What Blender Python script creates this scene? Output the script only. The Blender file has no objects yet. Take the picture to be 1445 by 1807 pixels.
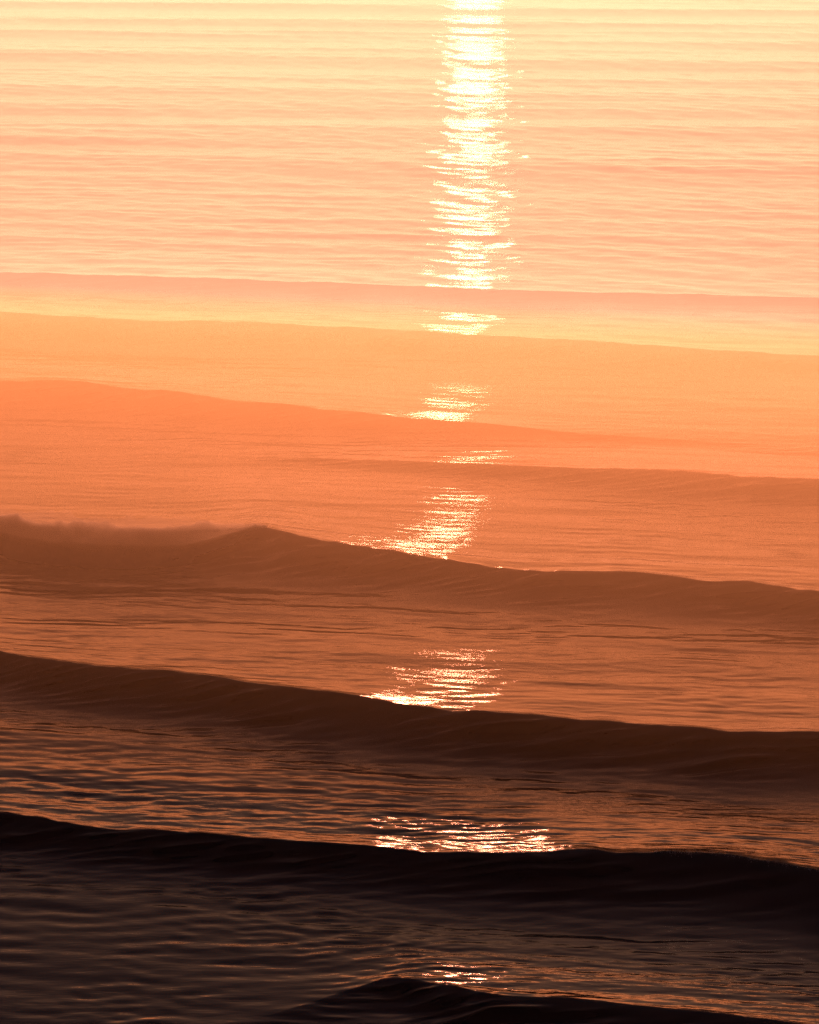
import bpy, bmesh, math, random
import numpy as np
from mathutils import Vector, noise as mnoise

R = math.radians
rng = np.random.default_rng(7)
random.seed(7)
sc = bpy.context.scene
col = sc.collection

# ------------------------------------------------------------------ camera
CAM_H = 40.0                      # viewpoint on a cliff above the surf
PITCH = R(6.6)                    # looking down at the sea
cam_data = bpy.data.cameras.new('camera')
cam = bpy.data.objects.new('camera', cam_data)
col.objects.link(cam)
cam.location = (0, 0, CAM_H)
cam.rotation_euler = (R(90) - PITCH, 0, 0)
cam_data.sensor_fit = 'VERTICAL'
cam_data.sensor_height = 36.0
cam_data.lens = 200.0
cam_data.clip_start = 0.5
cam_data.clip_end = 90000.0
sc.camera = cam

# ------------------------------------------------------------------ light
SUN_EL, SUN_AZ = R(1.8), R(0.65)          # low sun straight ahead, a touch to the right
w = bpy.data.worlds.new('World')
sc.world = w
w.use_nodes = True
nt = w.node_tree
nt.nodes.clear()
sky = nt.nodes.new('ShaderNodeTexSky')
sky.sky_type = 'NISHITA'
sky.sun_disc = False
sky.sun_elevation = SUN_EL
sky.sun_rotation = SUN_AZ
sky.air_density = 0.5
sky.dust_density = 0.5
sky.ozone_density = 1.0
tint = nt.nodes.new('ShaderNodeMix')
tint.data_type = 'RGBA'
tint.blend_type = 'MULTIPLY'
tint.inputs[0].default_value = 1.0
tint.inputs[7].default_value = (1.0, 0.66, 0.75, 1)      # warm white balance of the whole sky
bg = nt.nodes.new('ShaderNodeBackground')
bg.inputs[1].default_value = 0.011
wo = nt.nodes.new('ShaderNodeOutputWorld')
nt.links.new(sky.outputs[0], tint.inputs[6])
nt.links.new(tint.outputs[2], bg.inputs[0])
nt.links.new(bg.outputs[0], wo.inputs[0])

sun_data = bpy.data.lights.new('sun', 'SUN')
sun_data.energy = 3.9
sun_data.angle = R(0.53)
sun_data.color = (1.0, 0.305, 0.165)
sun = bpy.data.objects.new('sun', sun_data)
col.objects.link(sun)
sdir = Vector((math.sin(SUN_AZ) * math.cos(SUN_EL), math.cos(SUN_AZ) * math.cos(SUN_EL), math.sin(SUN_EL)))
sun.rotation_euler = sdir.to_track_quat('Z', 'Y').to_euler()
sun.location = (0, 200, 120)

sc.view_settings.view_transform = 'Standard'
sc.view_settings.look = 'None'
sc.view_settings.exposure = 0.0
sc.view_settings.gamma = 1.0
sc.view_settings.use_curve_mapping = False
sc.render.engine = 'CYCLES'
sc.cycles.max_bounces = 6
sc.cycles.diffuse_bounces = 2
sc.cycles.glossy_bounces = 3
sc.cycles.transmission_bounces = 2
sc.cycles.volume_bounces = 0
sc.cycles.sampling_pattern = 'BLUE_NOISE'
sc.cycles.caustics_reflective = False
sc.cycles.caustics_refractive = False
sc.cycles.sample_clamp_direct = 22.0
sc.cycles.use_adaptive_sampling = False
sc.cycles.use_denoising = True
sc.cycles.denoiser = 'OPENIMAGEDENOISE'
sc.cycles.denoising_input_passes = 'RGB_ALBEDO_NORMAL'
sc.cycles.denoising_prefilter = 'NONE'

# ------------------------------------------------------------------ materials
def new_mat(name):
    m = bpy.data.materials.new(name)
    m.use_nodes = True
    t = m.node_tree
    return m, t, t.nodes['Principled BSDF'], t.nodes['Material Output']


def water_material():
    m = bpy.data.materials.new('sea_water')
    m.use_nodes = True
    t = m.node_tree
    t.nodes.clear()
    geo = t.nodes.new('ShaderNodeNewGeometry')
    prev = None
    # calm slicks and rougher cat's paws
    sm = t.nodes.new('ShaderNodeMapping')
    sm.inputs['Rotation'].default_value = (0, 0, -0.3)
    sm.inputs['Scale'].default_value = (0.025, 0.07, 0.05)
    t.links.new(geo.outputs['Position'], sm.inputs['Vector'])
    sn = t.nodes.new('ShaderNodeTexNoise')
    sn.inputs['Scale'].default_value = 1.0
    sn.inputs['Detail'].default_value = 3.0
    t.links.new(sm.outputs[0], sn.inputs['Vector'])
    slick = t.nodes.new('ShaderNodeMapRange')
    slick.inputs['From Min'].default_value = 0.38
    slick.inputs['From Max'].default_value = 0.66
    slick.inputs['To Min'].default_value = 0.45
    slick.inputs['To Max'].default_value = 1.0
    t.links.new(sn.outputs[0], slick.inputs['Value'])
    # fine ripples: two scales of stretched noise, wind blowing towards the shore
    for scale, stretch, rot, dist in ((1.1, 0.42, -0.25, 0.016), (3.2, 0.5, 0.2, 0.0115)):
        mp = t.nodes.new('ShaderNodeMapping')
        mp.inputs['Rotation'].default_value = (0, 0, rot)
        mp.inputs['Scale'].default_value = (scale * stretch, scale, scale * 0.6)
        t.links.new(geo.outputs['Position'], mp.inputs['Vector'])
        n = t.nodes.new('ShaderNodeTexNoise')
        n.inputs['Scale'].default_value = 1.0
        n.inputs['Detail'].default_value = 2.5
        n.inputs['Roughness'].default_value = 0.55
        n.inputs['Distortion'].default_value = 0.4
        t.links.new(mp.outputs[0], n.inputs['Vector'])
        b = t.nodes.new('ShaderNodeBump')
        b.inputs['Strength'].default_value = 1.0
        b.inputs['Distance'].default_value = dist
        t.links.new(n.outputs[0], b.inputs['Height'])
        t.links.new(slick.outputs[0], b.inputs['Strength'])
        if prev:
            t.links.new(prev.outputs[0], b.inputs['Normal'])
        prev = b
    gl = t.nodes.new('ShaderNodeBsdfGlossy')
    gl.distribution = 'BECKMANN'
    gl.inputs['Roughness'].default_value = 0.05
    body = t.nodes.new('ShaderNodeBsdfDiffuse')
    body.inputs[0].default_value = (0.012, 0.013, 0.016, 1)
    fr = t.nodes.new('ShaderNodeFresnel')
    fr.inputs[0].default_value = 1.333
    mx = t.nodes.new('ShaderNodeMixShader')
    o = t.nodes.new('ShaderNodeOutputMaterial')
    for n in (gl, body, fr):
        t.links.new(prev.outputs[0], n.inputs['Normal'])
    t.links.new(fr.outputs[0], mx.inputs[0])
    t.links.new(body.outputs[0], mx.inputs[1])
    t.links.new(gl.outputs[0], mx.inputs[2])
    t.links.new(mx.outputs[0], o.inputs[0])
    return m


def foam_material():
    m, t, p, out = new_mat('foam')
    p.inputs['Base Color'].default_value = (0.74, 0.74, 0.74, 1)
    p.inputs['Roughness'].default_value = 0.8
    geo = t.nodes.new('ShaderNodeNewGeometry')
    n = t.nodes.new('ShaderNodeTexNoise')
    n.inputs['Scale'].default_value = 4.0
    n.inputs['Detail'].default_value = 6
    t.links.new(geo.outputs['Position'], n.inputs['Vector'])
    b = t.nodes.new('ShaderNodeBump')
    b.inputs['Strength'].default_value = 0.7
    b.inputs['Distance'].default_value = 0.12
    t.links.new(n.outputs[0], b.inputs['Height'])
    t.links.new(b.outputs[0], p.inputs['Normal'])
    tr = t.nodes.new('ShaderNodeBsdfTranslucent')
    tr.inputs[0].default_value = (0.85, 0.85, 0.85, 1)
    mx = t.nodes.new('ShaderNodeMixShader')
    mx.inputs[0].default_value = 0.70
    t.links.new(p.outputs[0], mx.inputs[1])
    t.links.new(tr.outputs[0], mx.inputs[2])
    t.links.new(mx.outputs[0], out.inputs[0])
    return m


def spray_material():
    m, t, p, out = new_mat('spray_drops')
    p.inputs['Base Color'].default_value = (0.7, 0.7, 0.7, 1)
    p.inputs['Roughness'].default_value = 0.5
    tr = t.nodes.new('ShaderNodeBsdfTranslucent')
    tr.inputs[0].default_value = (0.8, 0.8, 0.8, 1)
    mx = t.nodes.new('ShaderNodeMixShader')
    mx.inputs[0].default_value = 0.35
    t.links.new(p.outputs[0], mx.inputs[1])
    t.links.new(tr.outputs[0], mx.inputs[2])
    t.links.new(mx.outputs[0], out.inputs[0])
    return m


def volume_material(name, color, density, aniso):
    m = bpy.data.materials.new(name)
    m.use_nodes = True
    t = m.node_tree
    t.nodes.clear()
    v = t.nodes.new('ShaderNodeVolumePrincipled')
    v.inputs['Color'].default_value = (*color, 1)
    v.inputs['Density'].default_value = density
    v.inputs['Anisotropy'].default_value = aniso
    o = t.nodes.new('ShaderNodeOutputMaterial')
    t.links.new(v.outputs[0], o.inputs['Volume'])
    return m


WATER = water_material()
FOAM = foam_material()
SPRAY = spray_material()

# ------------------------------------------------------------------ the swell, read off the photograph and put at its own distance
FPX = 200.0 / 36.0 * 1807.0
cp, sp = math.cos(PITCH), math.sin(PITCH)


def ground(px, py, z):
    """The point at height z seen at a place of the photograph (1445 x 1807)."""
    u, v = (px - 722.5) / FPX, (903.5 - py) / FPX
    dx, dy, dz = u, cp + v * sp, -sp + v * cp
    t = (CAM_H - z) / -dz
    return dx * t, dy * t


def smooth(t):
    t = np.clip(t, 0, 1)
    return t * t * (3 - 2 * t)


# each crest: (px, py, height in m); near to far
CRESTS = [
    dict(name='wave', pts=[(0, 1850, .25), (300, 1820, .25), (480, 1790, .25), (600, 1752, .40), (690, 1724, .65), (740, 1730, .85), (800, 1741, 1.0),
                           (870, 1755, 1.15), (980, 1760, 1.15), (1050, 1766, 1.1), (1150, 1776, 1.1), (1300, 1792, 1.1), (1445, 1809, 1.1)],
         steep=0.13, back=1.4, label='lowest dark wave at the bottom edge with two bright sun patches on its rounded crest'),
    dict(name='wave', pts=[(0, 1433, 1.35), (60, 1440, 1.35), (130, 1454, 1.3), (200, 1461, 1.3), (260, 1461, 1.35), (330, 1468, 1.3), (400, 1474, 1.3),
                           (470, 1479, 1.3), (560, 1485, 1.35), (640, 1491, 1.4), (740, 1503, 1.4), (850, 1504, 1.5), (930, 1505, 1.6), (985, 1499, 1.7),
                           (1030, 1497, 1.75), (1080, 1505, 1.7), (1150, 1504, 1.75), (1200, 1502, 1.8), (1280, 1507, 1.85), (1340, 1516, 1.85),
                           (1390, 1522, 1.8), (1445, 1537, 1.8)],
         steep=0.20, back=1.6, label='nearly black wave with a ragged crest and wisps of spray along its right end'),
    dict(name='wave', pts=[(0, 1148, 1.7), (50, 1158, 1.7), (130, 1168, 1.72), (240, 1180, 1.72), (340, 1187, 1.75), (440, 1203, 1.75), (560, 1220, 1.75),
                           (640, 1228, 1.8), (720, 1243, 1.8), (850, 1256, 1.8), (960, 1261, 1.8), (1020, 1270, 1.75), (1120, 1274, 1.75), (1200, 1281, 1.8),
                           (1280, 1290, 1.8), (1445, 1290, 1.85)],
         steep=0.19, back=2.0, label='dark maroon wave with streaked face and a thin golden sun line on its crest'),
    dict(name='breaking_wave', pts=[(0, 917, 2.1), (60, 929, 2.1), (150, 936, 2.1), (240, 939, 2.15), (360, 937, 2.3), (420, 934, 2.5), (462, 928, 2.65),
                           (500, 938, 2.6), (560, 950, 2.4), (650, 965, 2.1), (720, 976, 2.0), (800, 988, 1.9), (870, 997, 1.8), (960, 1007, 1.75),
                           (1060, 1005, 1.85), (1130, 1008, 1.85), (1230, 1022, 1.75), (1320, 1026, 1.7), (1445, 1043, 1.6)],
         steep=0.20, back=5.0, label='orange wave breaking into foam and spray at its left end'),
    dict(name='wave', pts=[(0, 795, 0), (400, 803, .05), (680, 813, .45), (800, 816, .65), (900, 821, .8), (1000, 824, 1.0), (1100, 826, 1.2), (1200, 831, 1.35),
                           (1330, 841, 1.4), (1445, 846, 1.4)],
         steep=0.13, back=2.6, label='low orange swell rising towards the right just beyond the breaking wave'),
    dict(name='wave', pts=[(0, 671, 2.3), (120, 671, 2.3), (200, 681, 2.2), (300, 690, 2.1), (400, 704, 1.9), (560, 720, 1.6), (720, 737, 1.2), (880, 749, .8),
                           (1000, 762, .45), (1250, 778, .15), (1445, 790, .05)],
         steep=0.17, back=2.6, label='smooth orange wave highest at the left edge and fading out into the sun glitter'),
    dict(name='wave', pts=[(0, 550, 2.2), (150, 560, 2.1), (280, 567, 2.0), (430, 567, 2.1), (570, 575, 2.0), (730, 583, 1.8), (960, 597, 1.7), (1100, 605, 1.7),
                           (1250, 617, 1.5), (1445, 628, 1.2)],
         steep=0.14, back=2.2, label='long pale orange wave spanning the whole width, second from the horizon'),
    dict(name='wave', pts=[(0, 480, 1.2), (200, 485, 1.35), (420, 492, 1.3), (700, 503, 1.1), (900, 512, 1.15), (1100, 516, .9), (1445, 525, .8)],
         steep=0.12, back=2.2, label='farthest pale low wave that stands out from the hazy sea'),
]
# the columns of the sea grid: x = s * y, fine in view and coarse to the sides
S_IN = 0.089
s_in = np.linspace(-S_IN, S_IN, 861)
g = S_IN * (1.0 / S_IN) ** np.linspace(0, 1, 36)[1:]
S = np.concatenate([-g[::-1], s_in, g])
NC = len(S)
KSL = 0.70
for c in CRESTS:
    q = np.array([(*ground(px, py, 0.70 * a), a) for px, py, a in c['pts']])
    sq = q[:, 0] / q[:, 1]
    # smooth interpolation, straight on beyond the frame along the common direction of the swell
    Sc = np.clip(S, sq[0], sq[-1])
    Y = np.interp(Sc, sq, q[:, 1])
    A = np.interp(Sc, sq, q[:, 2])
    out = S - Sc
    Y = Y * (1 + KSL * Sc) / (1 + KSL * np.where(np.abs(out) > 0, S, Sc))
    k = np.exp(-0.5 * (np.arange(-12, 13) / 5.0) ** 2)
    k /= k.sum()
    Y[35:-35] = np.convolve(np.pad(Y, 12, 'edge'), k, 'valid')[35:-35]
    A[35:-35] = np.convolve(np.pad(A, 12, 'edge'), k, 'valid')[35:-35]
    A = A * (1 - 0.5 * smooth((np.abs(S) - 0.15) / 0.5))
    xw = S * Y
    jit = sum(np.sin(xw * 2 * math.pi / l + ph) for l, ph in zip(rng.uniform(1.3, 9.0, 14), rng.uniform(0, 6.28, 14))) / 3.7
    fade = smooth((0.4 - np.abs(S)) / 0.3)
    A = A * 0.70
    c['jit'] = jit * fade
    c['Y'], c['A'] = Y, A
    c['L'] = np.maximum(A, 0.5) / c['steep'] * 1.7 * (1 + 3 * np.maximum(0, np.abs(S) - 0.15))      # depth of the front face along the view

NW = len(CRESTS)
rows = []          # each row: array of y per column
row_zone = []
near = CRESTS[0]['Y'] - 1.25 * CRESTS[0]['L']
for f in np.linspace(0, 1, 40)[:-1]:
    rows.append(1 / ((1 - f) / 18.0 + f / near)); row_zone.append(-1)
for i, c in enumerate(CRESTS):
    y0, y1 = c['Y'] - 1.25 * c['L'], c['Y']
    n = 84 if i < 6 else 56
    for f in np.linspace(0, 1, n, endpoint=False):
        f2 = 1 - (1 - f) ** 1.4
        rows.append(y0 + (y1 - y0) * f2); row_zone.append(i)
    nxt = CRESTS[i + 1]['Y'] - 1.25 * CRESTS[i + 1]['L'] if i + 1 < NW else np.full(NC, 1750.0) / (1 + KSL * S) ** 0.5
    j = NC // 2
    npx = CAM_H * 5684 * (1 / y1[j] - 1 / nxt[j])
    n = int(npx * (1.25 if i + 1 < NW else 1.5)) + 8
    for f in np.linspace(0, 1, n, endpoint=False):
        rows.append(1 / ((1 - f) / y1 + f / nxt)); row_zone.append(NW + i)
last = rows[-1]
for f in np.linspace(0, 1, 50)[1:]:
    rows.append(last * (40000.0 / 1750.0) ** f); row_zone.append(999)
Yg = np.array(rows)
NR = len(Yg)
Xg = Yg * S[None, :]
DY = np.gradient(Yg, axis=0)
print('sea grid', NR, NC, NR * NC)

def spx(px):
    return (px - 722.5) / FPX / cp * 1.0


# ---- swell heights
Z = np.zeros_like(Yg)
face = np.zeros_like(Yg)
own = np.full(Yg.shape, -1, dtype=np.int8)
for i, c in enumerate(CRESTS):
    A, L = c['A'][None, :], c['L'][None, :]
    if c['name'] == 'breaking_wave':
        A = A * (1 - 0.5 * smooth((spx(455) - S) / (spx(455) - spx(300))))[None, :]
    q = Yg - c['Y'][None, :]
    t = np.clip(-q / L, 0, 1)
    front = (1 - (np.sqrt(t * t + 0.0036) - 0.06) / 0.9418) ** 2.6
    B = c['back'] * 1.25 * (1 + 3 * np.maximum(0, np.abs(S) - 0.15))[None, :]
    nxt = (CRESTS[i + 1]['Y'] - 1.1 * CRESTS[i + 1]['L'] if i + 1 < NW else c['Y'] * 1.25)[None, :]
    tb = np.clip(q / (nxt - c['Y'][None, :]), 0, 1)
    backp = 0.13 * np.exp(-np.maximum(q, 0) / B) + 0.87 * np.exp(-np.maximum(q, 0) / 85.0)
    backp *= 1 - tb
    prof = np.where(q < 0, front, backp)
    Z += A * (prof + 0.026 * c['jit'][None, :] * np.exp(-np.abs(q) / 1.1))
    tq = -q / L
    m = smooth((tq - 0.02) / 0.2) * (1 - smooth((tq - 0.12) / 0.62)) * (q < 0)
    face = np.maximum(face, m * np.clip(A, 0, 1))
    own[(q > -1.15 * L) & (q < 0.28 * (nxt - c['Y'][None, :])) & (A > 0.2)] = i

# ---- wind chop: a spectrum of wavelets, each faded out where the grid cannot carry it
def wavelets(n, l0, l1, amp, main, spread, seed):
    r = np.random.default_rng(seed)
    H = np.zeros_like(Yg)
    for _ in range(n):
        lam = l0 * (l1 / l0) ** r.random()
        a = main + spread * r.normal()
        k = 2 * math.pi / lam
        kx, ky = k * math.cos(a), k * math.sin(a)
        ph = r.random() * 6.283
        fade = smooth((lam / np.maximum(DY * abs(math.sin(a)) + 0.15, 0.05) - 2.2) / 2.0)
        arg = kx * Xg + ky * Yg + ph
        H += fade * (lam / l1) ** 1.0 * (np.sin(arg) + 0.18 * np.sin(2 * arg + 0.9))
    return H * amp / math.sqrt(n / 2)


def patch(l, seed, n=7):
    r = np.random.default_rng(seed)
    H = np.zeros_like(Yg)
    for _ in range(n):
        a = r.random() * 6.283
        k = 2 * math.pi / (l * (0.6 + 0.9 * r.random()))
        H += np.sin(k * (math.cos(a) * Xg + math.sin(a) * 0.6 * Yg) + r.random() * 6.283)
    return H / math.sqrt(n / 2)


up = R(90 - 30)                                  # the swell runs obliquely to the view
p1, p2, p3 = patch(60, 1), patch(25, 2), patch(14, 3)
nearness = 1 - smooth((Yg - 215) / 75)           # choppy water over the shallows
leftward = 1 - smooth((Xg + 6) / 16)
gain = 0.75 + 0.35 * np.clip(p1, -1.6, 1.6) * 0.6
Z += wavelets(14, 90, 200, 0.30, R(90 - 10), 0.22, 33) * smooth((Yg - 560) / 260)
Z += wavelets(18, 50, 115, 0.15, R(90 - 14), 0.17, 21) * smooth((Yg - 530) / 220)
Z += wavelets(26, 22, 60, 0.055, up, 0.34, 11) * smooth((Yg - 420) / 200) * (0.75 + 0.5 * patch(170, 4)).clip(0.1)
Z += wavelets(26, 9, 24, 0.034, up + 0.15, 0.30, 12) * gain
Z += wavelets(40, 3.0, 9, 0.018, up + 0.30, 0.42, 13) * (gain + 0.22 * p2 + 0.1 * nearness * (0.5 + 0.7 * leftward)).clip(0.1)
Z += wavelets(44, 0.9, 3.0, 0.0090, up + 0.4, 0.55, 14) * (gain + 0.3 * p3 + 0.9 * nearness * (0.5 + 0.7 * leftward)).clip(0.1)
Z += wavelets(44, 0.45, 1.2, 0.0030, up + 0.4, 0.5, 18) * (1 + 0.6 * p2).clip(0.15)
# cross chop
Z += wavelets(30, 3, 14, 0.055, 0.15, 0.35, 17) * smooth((Yg - 330) / 250)
# ribs drawn obliquely up the wave faces
Z += wavelets(40, 0.5, 1.3, 0.007, up + 0.4, 0.6, 16) * nearness * (0.4 + 0.6 * leftward) * (1 + 0.6 * p3).clip(0.1)
Z += wavelets(30, 0.7, 3.4, 0.085, R(99), 0.13, 15) * face * (0.9 + 0.55 * p3).clip(0.1) * 1.5
rib = wavelets(46, 0.40, 1.4, 0.034, R(98), 0.12, 19) * 1.7
Z += (rib + 0.5 * np.abs(rib)) * face * (1.0 + 0.6 * p2).clip(0.1)
Z *= 1 - smooth((Yg - 3000) / 5000)

# forward lean of the upper faces so that the crests stand up
Y3 = Yg.copy()

# ---- normals of the whole sheet, shared by all the pieces cut from it
P = np.stack([Xg, Y3, Z], axis=-1)
N = np.cross(np.gradient(P, axis=1), np.gradient(P, axis=0))
N /= np.linalg.norm(N, axis=-1, keepdims=True)
N[N[..., 2] < 0] *= -1


def mesh_from(name, verts, faces, mats, smooth_shade=True):
    me = bpy.data.meshes.new(name)
    verts = np.ascontiguousarray(verts, dtype=np.float32)
    faces = np.ascontiguousarray(faces, dtype=np.int32)
    nf, k = faces.shape
    me.vertices.add(len(verts))
    me.vertices.foreach_set('co', verts.ravel())
    me.loops.add(nf * k)
    me.loops.foreach_set('vertex_index', faces.ravel())
    me.polygons.add(nf)
    me.polygons.foreach_set('loop_start', np.arange(0, nf * k, k, dtype=np.int32))
    if smooth_shade:
        me.polygons.foreach_set('use_smooth', np.ones(nf, dtype=bool))
    me.update(calc_edges=True)
    me.materials.append(mats)
    return me


idx = np.arange(NR * NC).reshape(NR, NC)
quads = np.stack([idx[:-1, :-1], idx[:-1, 1:], idx[1:, 1:], idx[1:, :-1]], axis=-1).reshape(-1, 4)
# a quad belongs to a wave when its near-left corner does
qown = own[:-1, :-1].ravel()
PF, NF_ = P.reshape(-1, 3), N.reshape(-1, 3)


def piece(name, sel, origin):
    f = quads[sel]
    used, inv = np.unique(f, return_inverse=True)
    me = mesh_from(name, PF[used] - np.array(origin), inv.reshape(-1, 4), WATER)
    me.normals_split_custom_set_from_vertices(NF_[used])
    o = bpy.data.objects.new(name, me)
    o.location = origin
    col.objects.link(o)
    return o


sea = piece('sea', qown == -1, (0, 0, 0))
sea['kind'] = 'structure'
sea['label'] = 'open sea of rippled orange water between the waves'
sea['category'] = 'sea'
j0 = NC // 2
waves = []
for i, c in enumerate(CRESTS):
    o = piece(c['name'], qown == i, (0, float(c['Y'][j0]), 0))
    o['label'] = c['label']
    o['category'] = 'wave'
    o['group'] = 'swell rolling towards the shore'
    waves.append(o)

# ------------------------------------------------------------------ foam of the breaking wave
D = CRESTS[3]
def surf(ci, s, t):
    """Point of wave ci at azimuth slope s, t = 0 crest .. 1 foot."""
    c = CRESTS[ci]
    Yc, A, L = np.interp(s, S, c['Y']), np.interp(s, S, c['A']), np.interp(s, S, c['L'])
    y = Yc - t * L
    z = A * (1 - (math.sqrt(t * t + 0.0036) - 0.06) / 0.9418) ** 2.6 if t >= 0 else A * (1 - 0.8 * (t / 0.12) ** 2)
    return Vector((s * y, y, z)), A


def fbm(p, o=5):
    return mnoise.fractal(p, 1.0, 2.0, o, noise_basis='PERLIN_ORIGINAL')


NU, NV = 420, 60
fv = np.zeros((NU, NV, 3))
bottom_px = [(-500, .62), (0, .56), (100, .56), (230, .52), (320, .36), (380, .22), (420, .11), (455, .02), (464, 0.0)]
for a in range(NU):
    px = -420 + (464 + 420) * a / (NU - 1)
    s = spx(px)
    tb = float(np.interp(px, [b[0] for b in bottom_px], [b[1] for b in bottom_px]))
    grow = min(1.0, (464 - px) / 150.0)
    for b in range(NV):
        v = b / (NV - 1)
        t = -0.12 * grow + v * (tb + 0.12 * grow)
        p, A = surf(3, s, t)
        p.z *= 1 - 0.5 * float(smooth((455 - px) / 155.0))
        bulge = math.sin(math.pi * min(1, v * 0.92 + 0.08)) ** 0.7
        n1 = fbm(Vector((p.x * 0.55, v * 2.2 + p.x * 0.15, 3.1)), 5)
        n2 = fbm(Vector((p.x * 1.8, v * 5.5, 9.7)), 4)
        n3 = mnoise.noise(Vector((p.x * 0.9, 4.0, 0)))
        edge = min(1, v / 0.06) * min(1, (1 - v) / 0.10)
        outw = grow * bulge * (0.75 + 0.45 * n1 + 0.22 * n2)
        top = math.exp(-((t + 0.01) / 0.05) ** 2) * grow
        fv[a, b] = (p.x + 0.15 * n2 * grow, p.y - 0.9 * outw * edge, p.z + (0.22 * outw + 0.08 * n2) * edge * min(1, max(0, t) / 0.08) - 0.12 * (1 - edge)
                    + top * (0.03 + 0.05 * n3 + 0.06 * n2))
fi = np.arange(NU * NV).reshape(NU, NV)
fq = np.stack([fi[:-1, :-1], fi[:-1, 1:], fi[1:, 1:], fi[1:, :-1]], axis=-1).reshape(-1, 4)
bw = waves[3]
fme = mesh_from('foam', fv.reshape(-1, 3) - np.array(bw.location), fq, FOAM)
foam = bpy.data.objects.new('foam', fme)
col.objects.link(foam)
foam.parent = bw
foam['label'] = 'tumbling wall of foam on the broken left end'

# ------------------------------------------------------------------ spray: thousands of drops, joined as one part
OCT = np.array([(1, 0, 0), (-1, 0, 0), (0, 1, 0), (0, -1, 0), (0, 0, 1), (0, 0, -1)], float)
OF = np.array([(0, 2, 4), (2, 1, 4), (1, 3, 4), (3, 0, 4), (2, 0, 5), (1, 2, 5), (3, 1, 5), (0, 3, 5)])


def drops(name, pts, parent):
    pts = np.array(pts)
    v = (pts[:, None, :3] + OCT[None] * pts[:, None, 3:4] * np.random.default_rng(5).uniform(.7, 1.3, (len(pts), 6, 1))).reshape(-1, 3)
    f = (np.arange(len(pts))[:, None, None] * 6 + OF[None]).reshape(-1, 3)
    me = mesh_from(name, v - np.array(parent.location), f, SPRAY)
    o = bpy.data.objects.new(name, me)
    col.objects.link(o)
    o.parent = parent
    o['kind'] = 'stuff'
    return o


def wisps(ci, x0, x1, n_low, low, n_plume, plume_h, size, lean, seed):
    """A low fringe of drops along a crest and torn plumes standing over it."""
    r = random.Random(seed)
    pts = []
    for _ in range(n_low):
        s = spx(r.uniform(x0, x1))
        p, A = surf(ci, s, r.uniform(-0.03, 0.03))
        k = max(0.0, 0.45 + mnoise.noise(Vector((p.x * 0.8, seed, 0))) + 0.6 * mnoise.noise(Vector((p.x * 3.1, seed, 5))))
        h = abs(r.gauss(0, 1)) * low * k
        pts.append((p.x + lean * h + r.gauss(0, .05), p.y + r.uniform(-.1, .5), p.z - 0.03 + h, r.uniform(.35, 1) * size))
    for _ in range(n_plume):
        s = spx(r.uniform(x0, x1))
        p, A = surf(ci, s, r.uniform(-0.03, 0.02))
        hh = plume_h * r.uniform(.3, 1.0)
        ww = hh * r.uniform(.5, 1.1)
        for _ in range(int(420 * hh / plume_h) + 60):
            u = r.random() ** 1.8
            pts.append((p.x + lean * u * hh * 1.4 + r.gauss(0, ww * (0.35 + 0.5 * u)) * .6, p.y + r.gauss(.2, .25), p.z - .05 + u * hh,
                        r.uniform(.35, 1) * size * (1 - .5 * u)))
    return pts


drops('spray', wisps(3, -420, 470, 22000, 0.13, 90, 0.50, 0.012, 0.25, 3), bw)
drops('spray', wisps(1, 1160, 1560, 5000, 0.07, 40, 0.42, 0.0075, -0.35, 4), waves[1])


def puff(name, ci, x0, x1, t0, dz, ry, rz, mat, seed, parent):
    """A lumpy closed body of airborne spray lying along the broken crest."""
    nu, nv = 260, 20
    v = []
    for a in range(nu):
        f = a / (nu - 1)
        px = x0 + (x1 - x0) * f
        p, A = surf(ci, spx(px), t0 * min(1, (x1 - px) / 250.0))
        end = math.sqrt(max(0.0, min(1, f / 0.06) * min(1, (1 - f) / 0.22))) + 0.01
        for b in range(nv):
            an = 2 * math.pi * b / nv
            cy, cz = math.cos(an), math.sin(an)
            k = 1 + 0.38 * fbm(Vector((p.x * 0.45, cy * 0.9 + seed, cz * 0.9)), 4) + 0.22 * max(0, cz) * fbm(Vector((p.x * 0.9 + cz * 1.6, seed * 3, 1)), 5)
            k = max(0.25, k)
            v.append((p.x + 0.3 * max(0, cz) * k * rz, p.y + ry * end * k * cy, p.z + dz * end + rz * end * k * cz))
    q = []
    for a in range(nu - 1):
        for b in range(nv):
            c = (b + 1) % nv
            q.append((a * nv + b, a * nv + c, (a + 1) * nv + c, (a + 1) * nv + b))
    me = bpy.data.meshes.new(name)
    o3 = Vector(parent.location)
    me.from_pydata([Vector(p) - o3 for p in v], [], q + [tuple(range(nv)), tuple(reversed(range((nu - 1) * nv, nu * nv)))])
    bm = bmesh.new()
    bm.from_mesh(me)
    bmesh.ops.recalc_face_normals(bm, faces=bm.faces)
    bm.to_mesh(me)
    bm.free()
    me.materials.append(mat)
    o = bpy.data.objects.new(name, me)
    col.objects.link(o)
    o.parent = parent
    o['kind'] = 'stuff'


puff('spray_mist', 3, -430, 468, 0.10, -0.32, 1.7, 1.00, volume_material('spray_dense', (0.97, 0.94, 0.88), 1.0, 0.60), 1.3, bw)
puff('spray_mist', 3, -430, 440, 0.05, -0.05, 1.0, 1.05, volume_material('spray_thin', (0.97, 0.95, 0.9), 0.24, 0.6), 7.7, bw)

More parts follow.
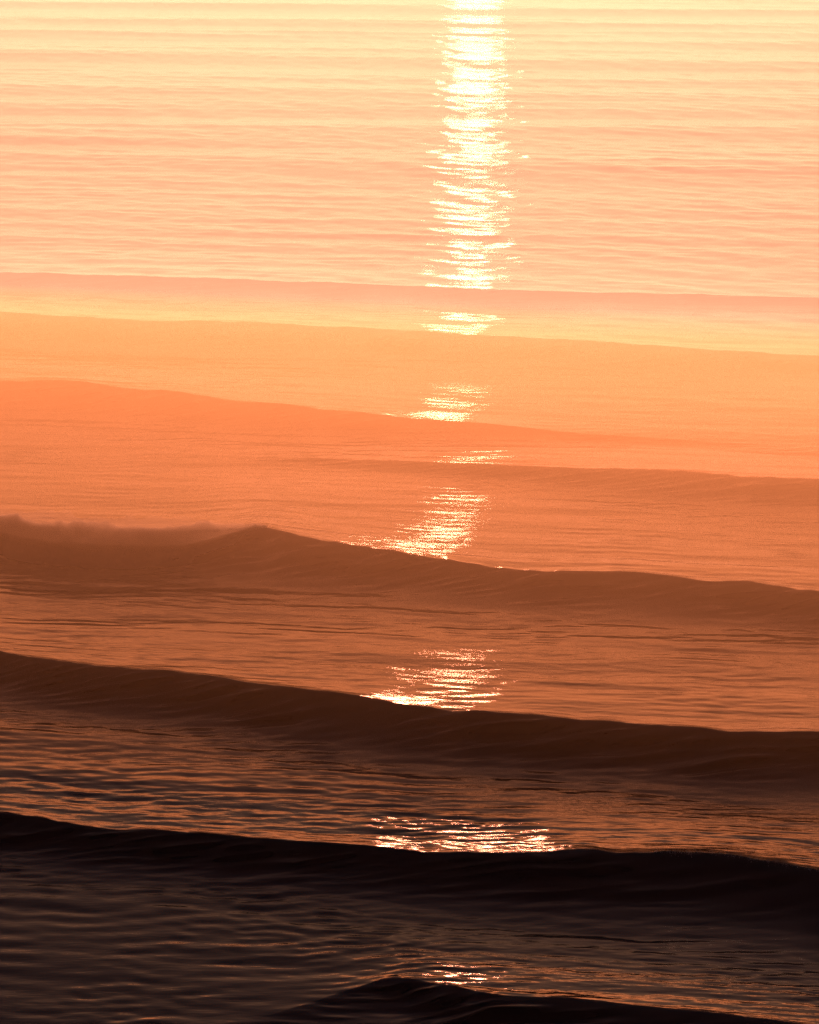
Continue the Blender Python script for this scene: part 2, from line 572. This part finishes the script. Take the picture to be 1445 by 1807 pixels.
# ------------------------------------------------------------------ air
hz = [(sx * 42000.0, y, z) for sx in (-1, 1) for y in (-40.0, 42000.0) for z in (-2.5, 42.0)]
me = bpy.data.meshes.new('haze')
me.from_pydata(hz, [], [(0, 1, 3, 2), (4, 6, 7, 5), (0, 4, 5, 1), (2, 3, 7, 6), (0, 2, 6, 4), (1, 5, 7, 3)])
me.materials.append(volume_material('haze_air', (0.94, 0.88, 0.98), 1.3e-5, 0.5))
haze = bpy.data.objects.new('haze', me)
col.objects.link(haze)
haze['kind'] = 'stuff'
haze['label'] = 'thin warm haze in the air over the sea'
# mist banks added and shaped to brighten the view with distance, thinning out to nothing towards the shore along the line of the swell
BASE, SLANT = 228.0, -0.55


def mist_bank(name, prof, mat, label):
    v = []
    for x in (-420.0, 420.0):
        ring = [(d, z) for d, z in prof] + [(d, -1.5) for d, z in reversed(prof)]
        for d, z in ring:
            far = d > 20000
            v.append((x * (20 if far else 1), BASE + d + SLANT * x * (0 if far else 1), z))
    n = 2 * len(prof)
    f = [tuple(range(n)), tuple(reversed(range(n, 2 * n)))] + [(i, i + n, (i + 1) % n + n, (i + 1) % n) for i in range(n)]
    me = bpy.data.meshes.new(name)
    me.from_pydata(v, [], f)
    bm = bmesh.new()
    bm.from_mesh(me)
    bmesh.ops.recalc_face_normals(bm, faces=bm.faces)
    bmesh.ops.triangulate(bm, faces=bm.faces)
    bm.to_mesh(me)
    bm.free()
    me.materials.append(mat)
    o = bpy.data.objects.new(name, me)
    col.objects.link(o)
    o['kind'] = 'stuff'
    o['label'] = label


mist_bank('added_surf_mist', [(0, 0), (22, 2.2), (60, 5.2), (95, 7.6), (150, 8.6), (200, 6.4)],
          volume_material('added_surf_mist', (1.0, 0.82, 0.48), 0.0116, 0.66), 'added mist over the breaking waves, tinted amber for its glow')  # near bank added for the brightness ramp, amber put in to warm its glow
mist_bank('added_sea_mist', [(200.05, 6.37), (300, 4.2), (460, 3.2), (760, 2.9), (1300, 2.7), (30000, 2.7)],
          volume_material('added_sea_mist', (0.98, 0.98, 0.98), 0.0074, 0.69), 'added pale mist low over the far sea, shaped for its glow')  # far bank added to lighten the distance and soften the glints
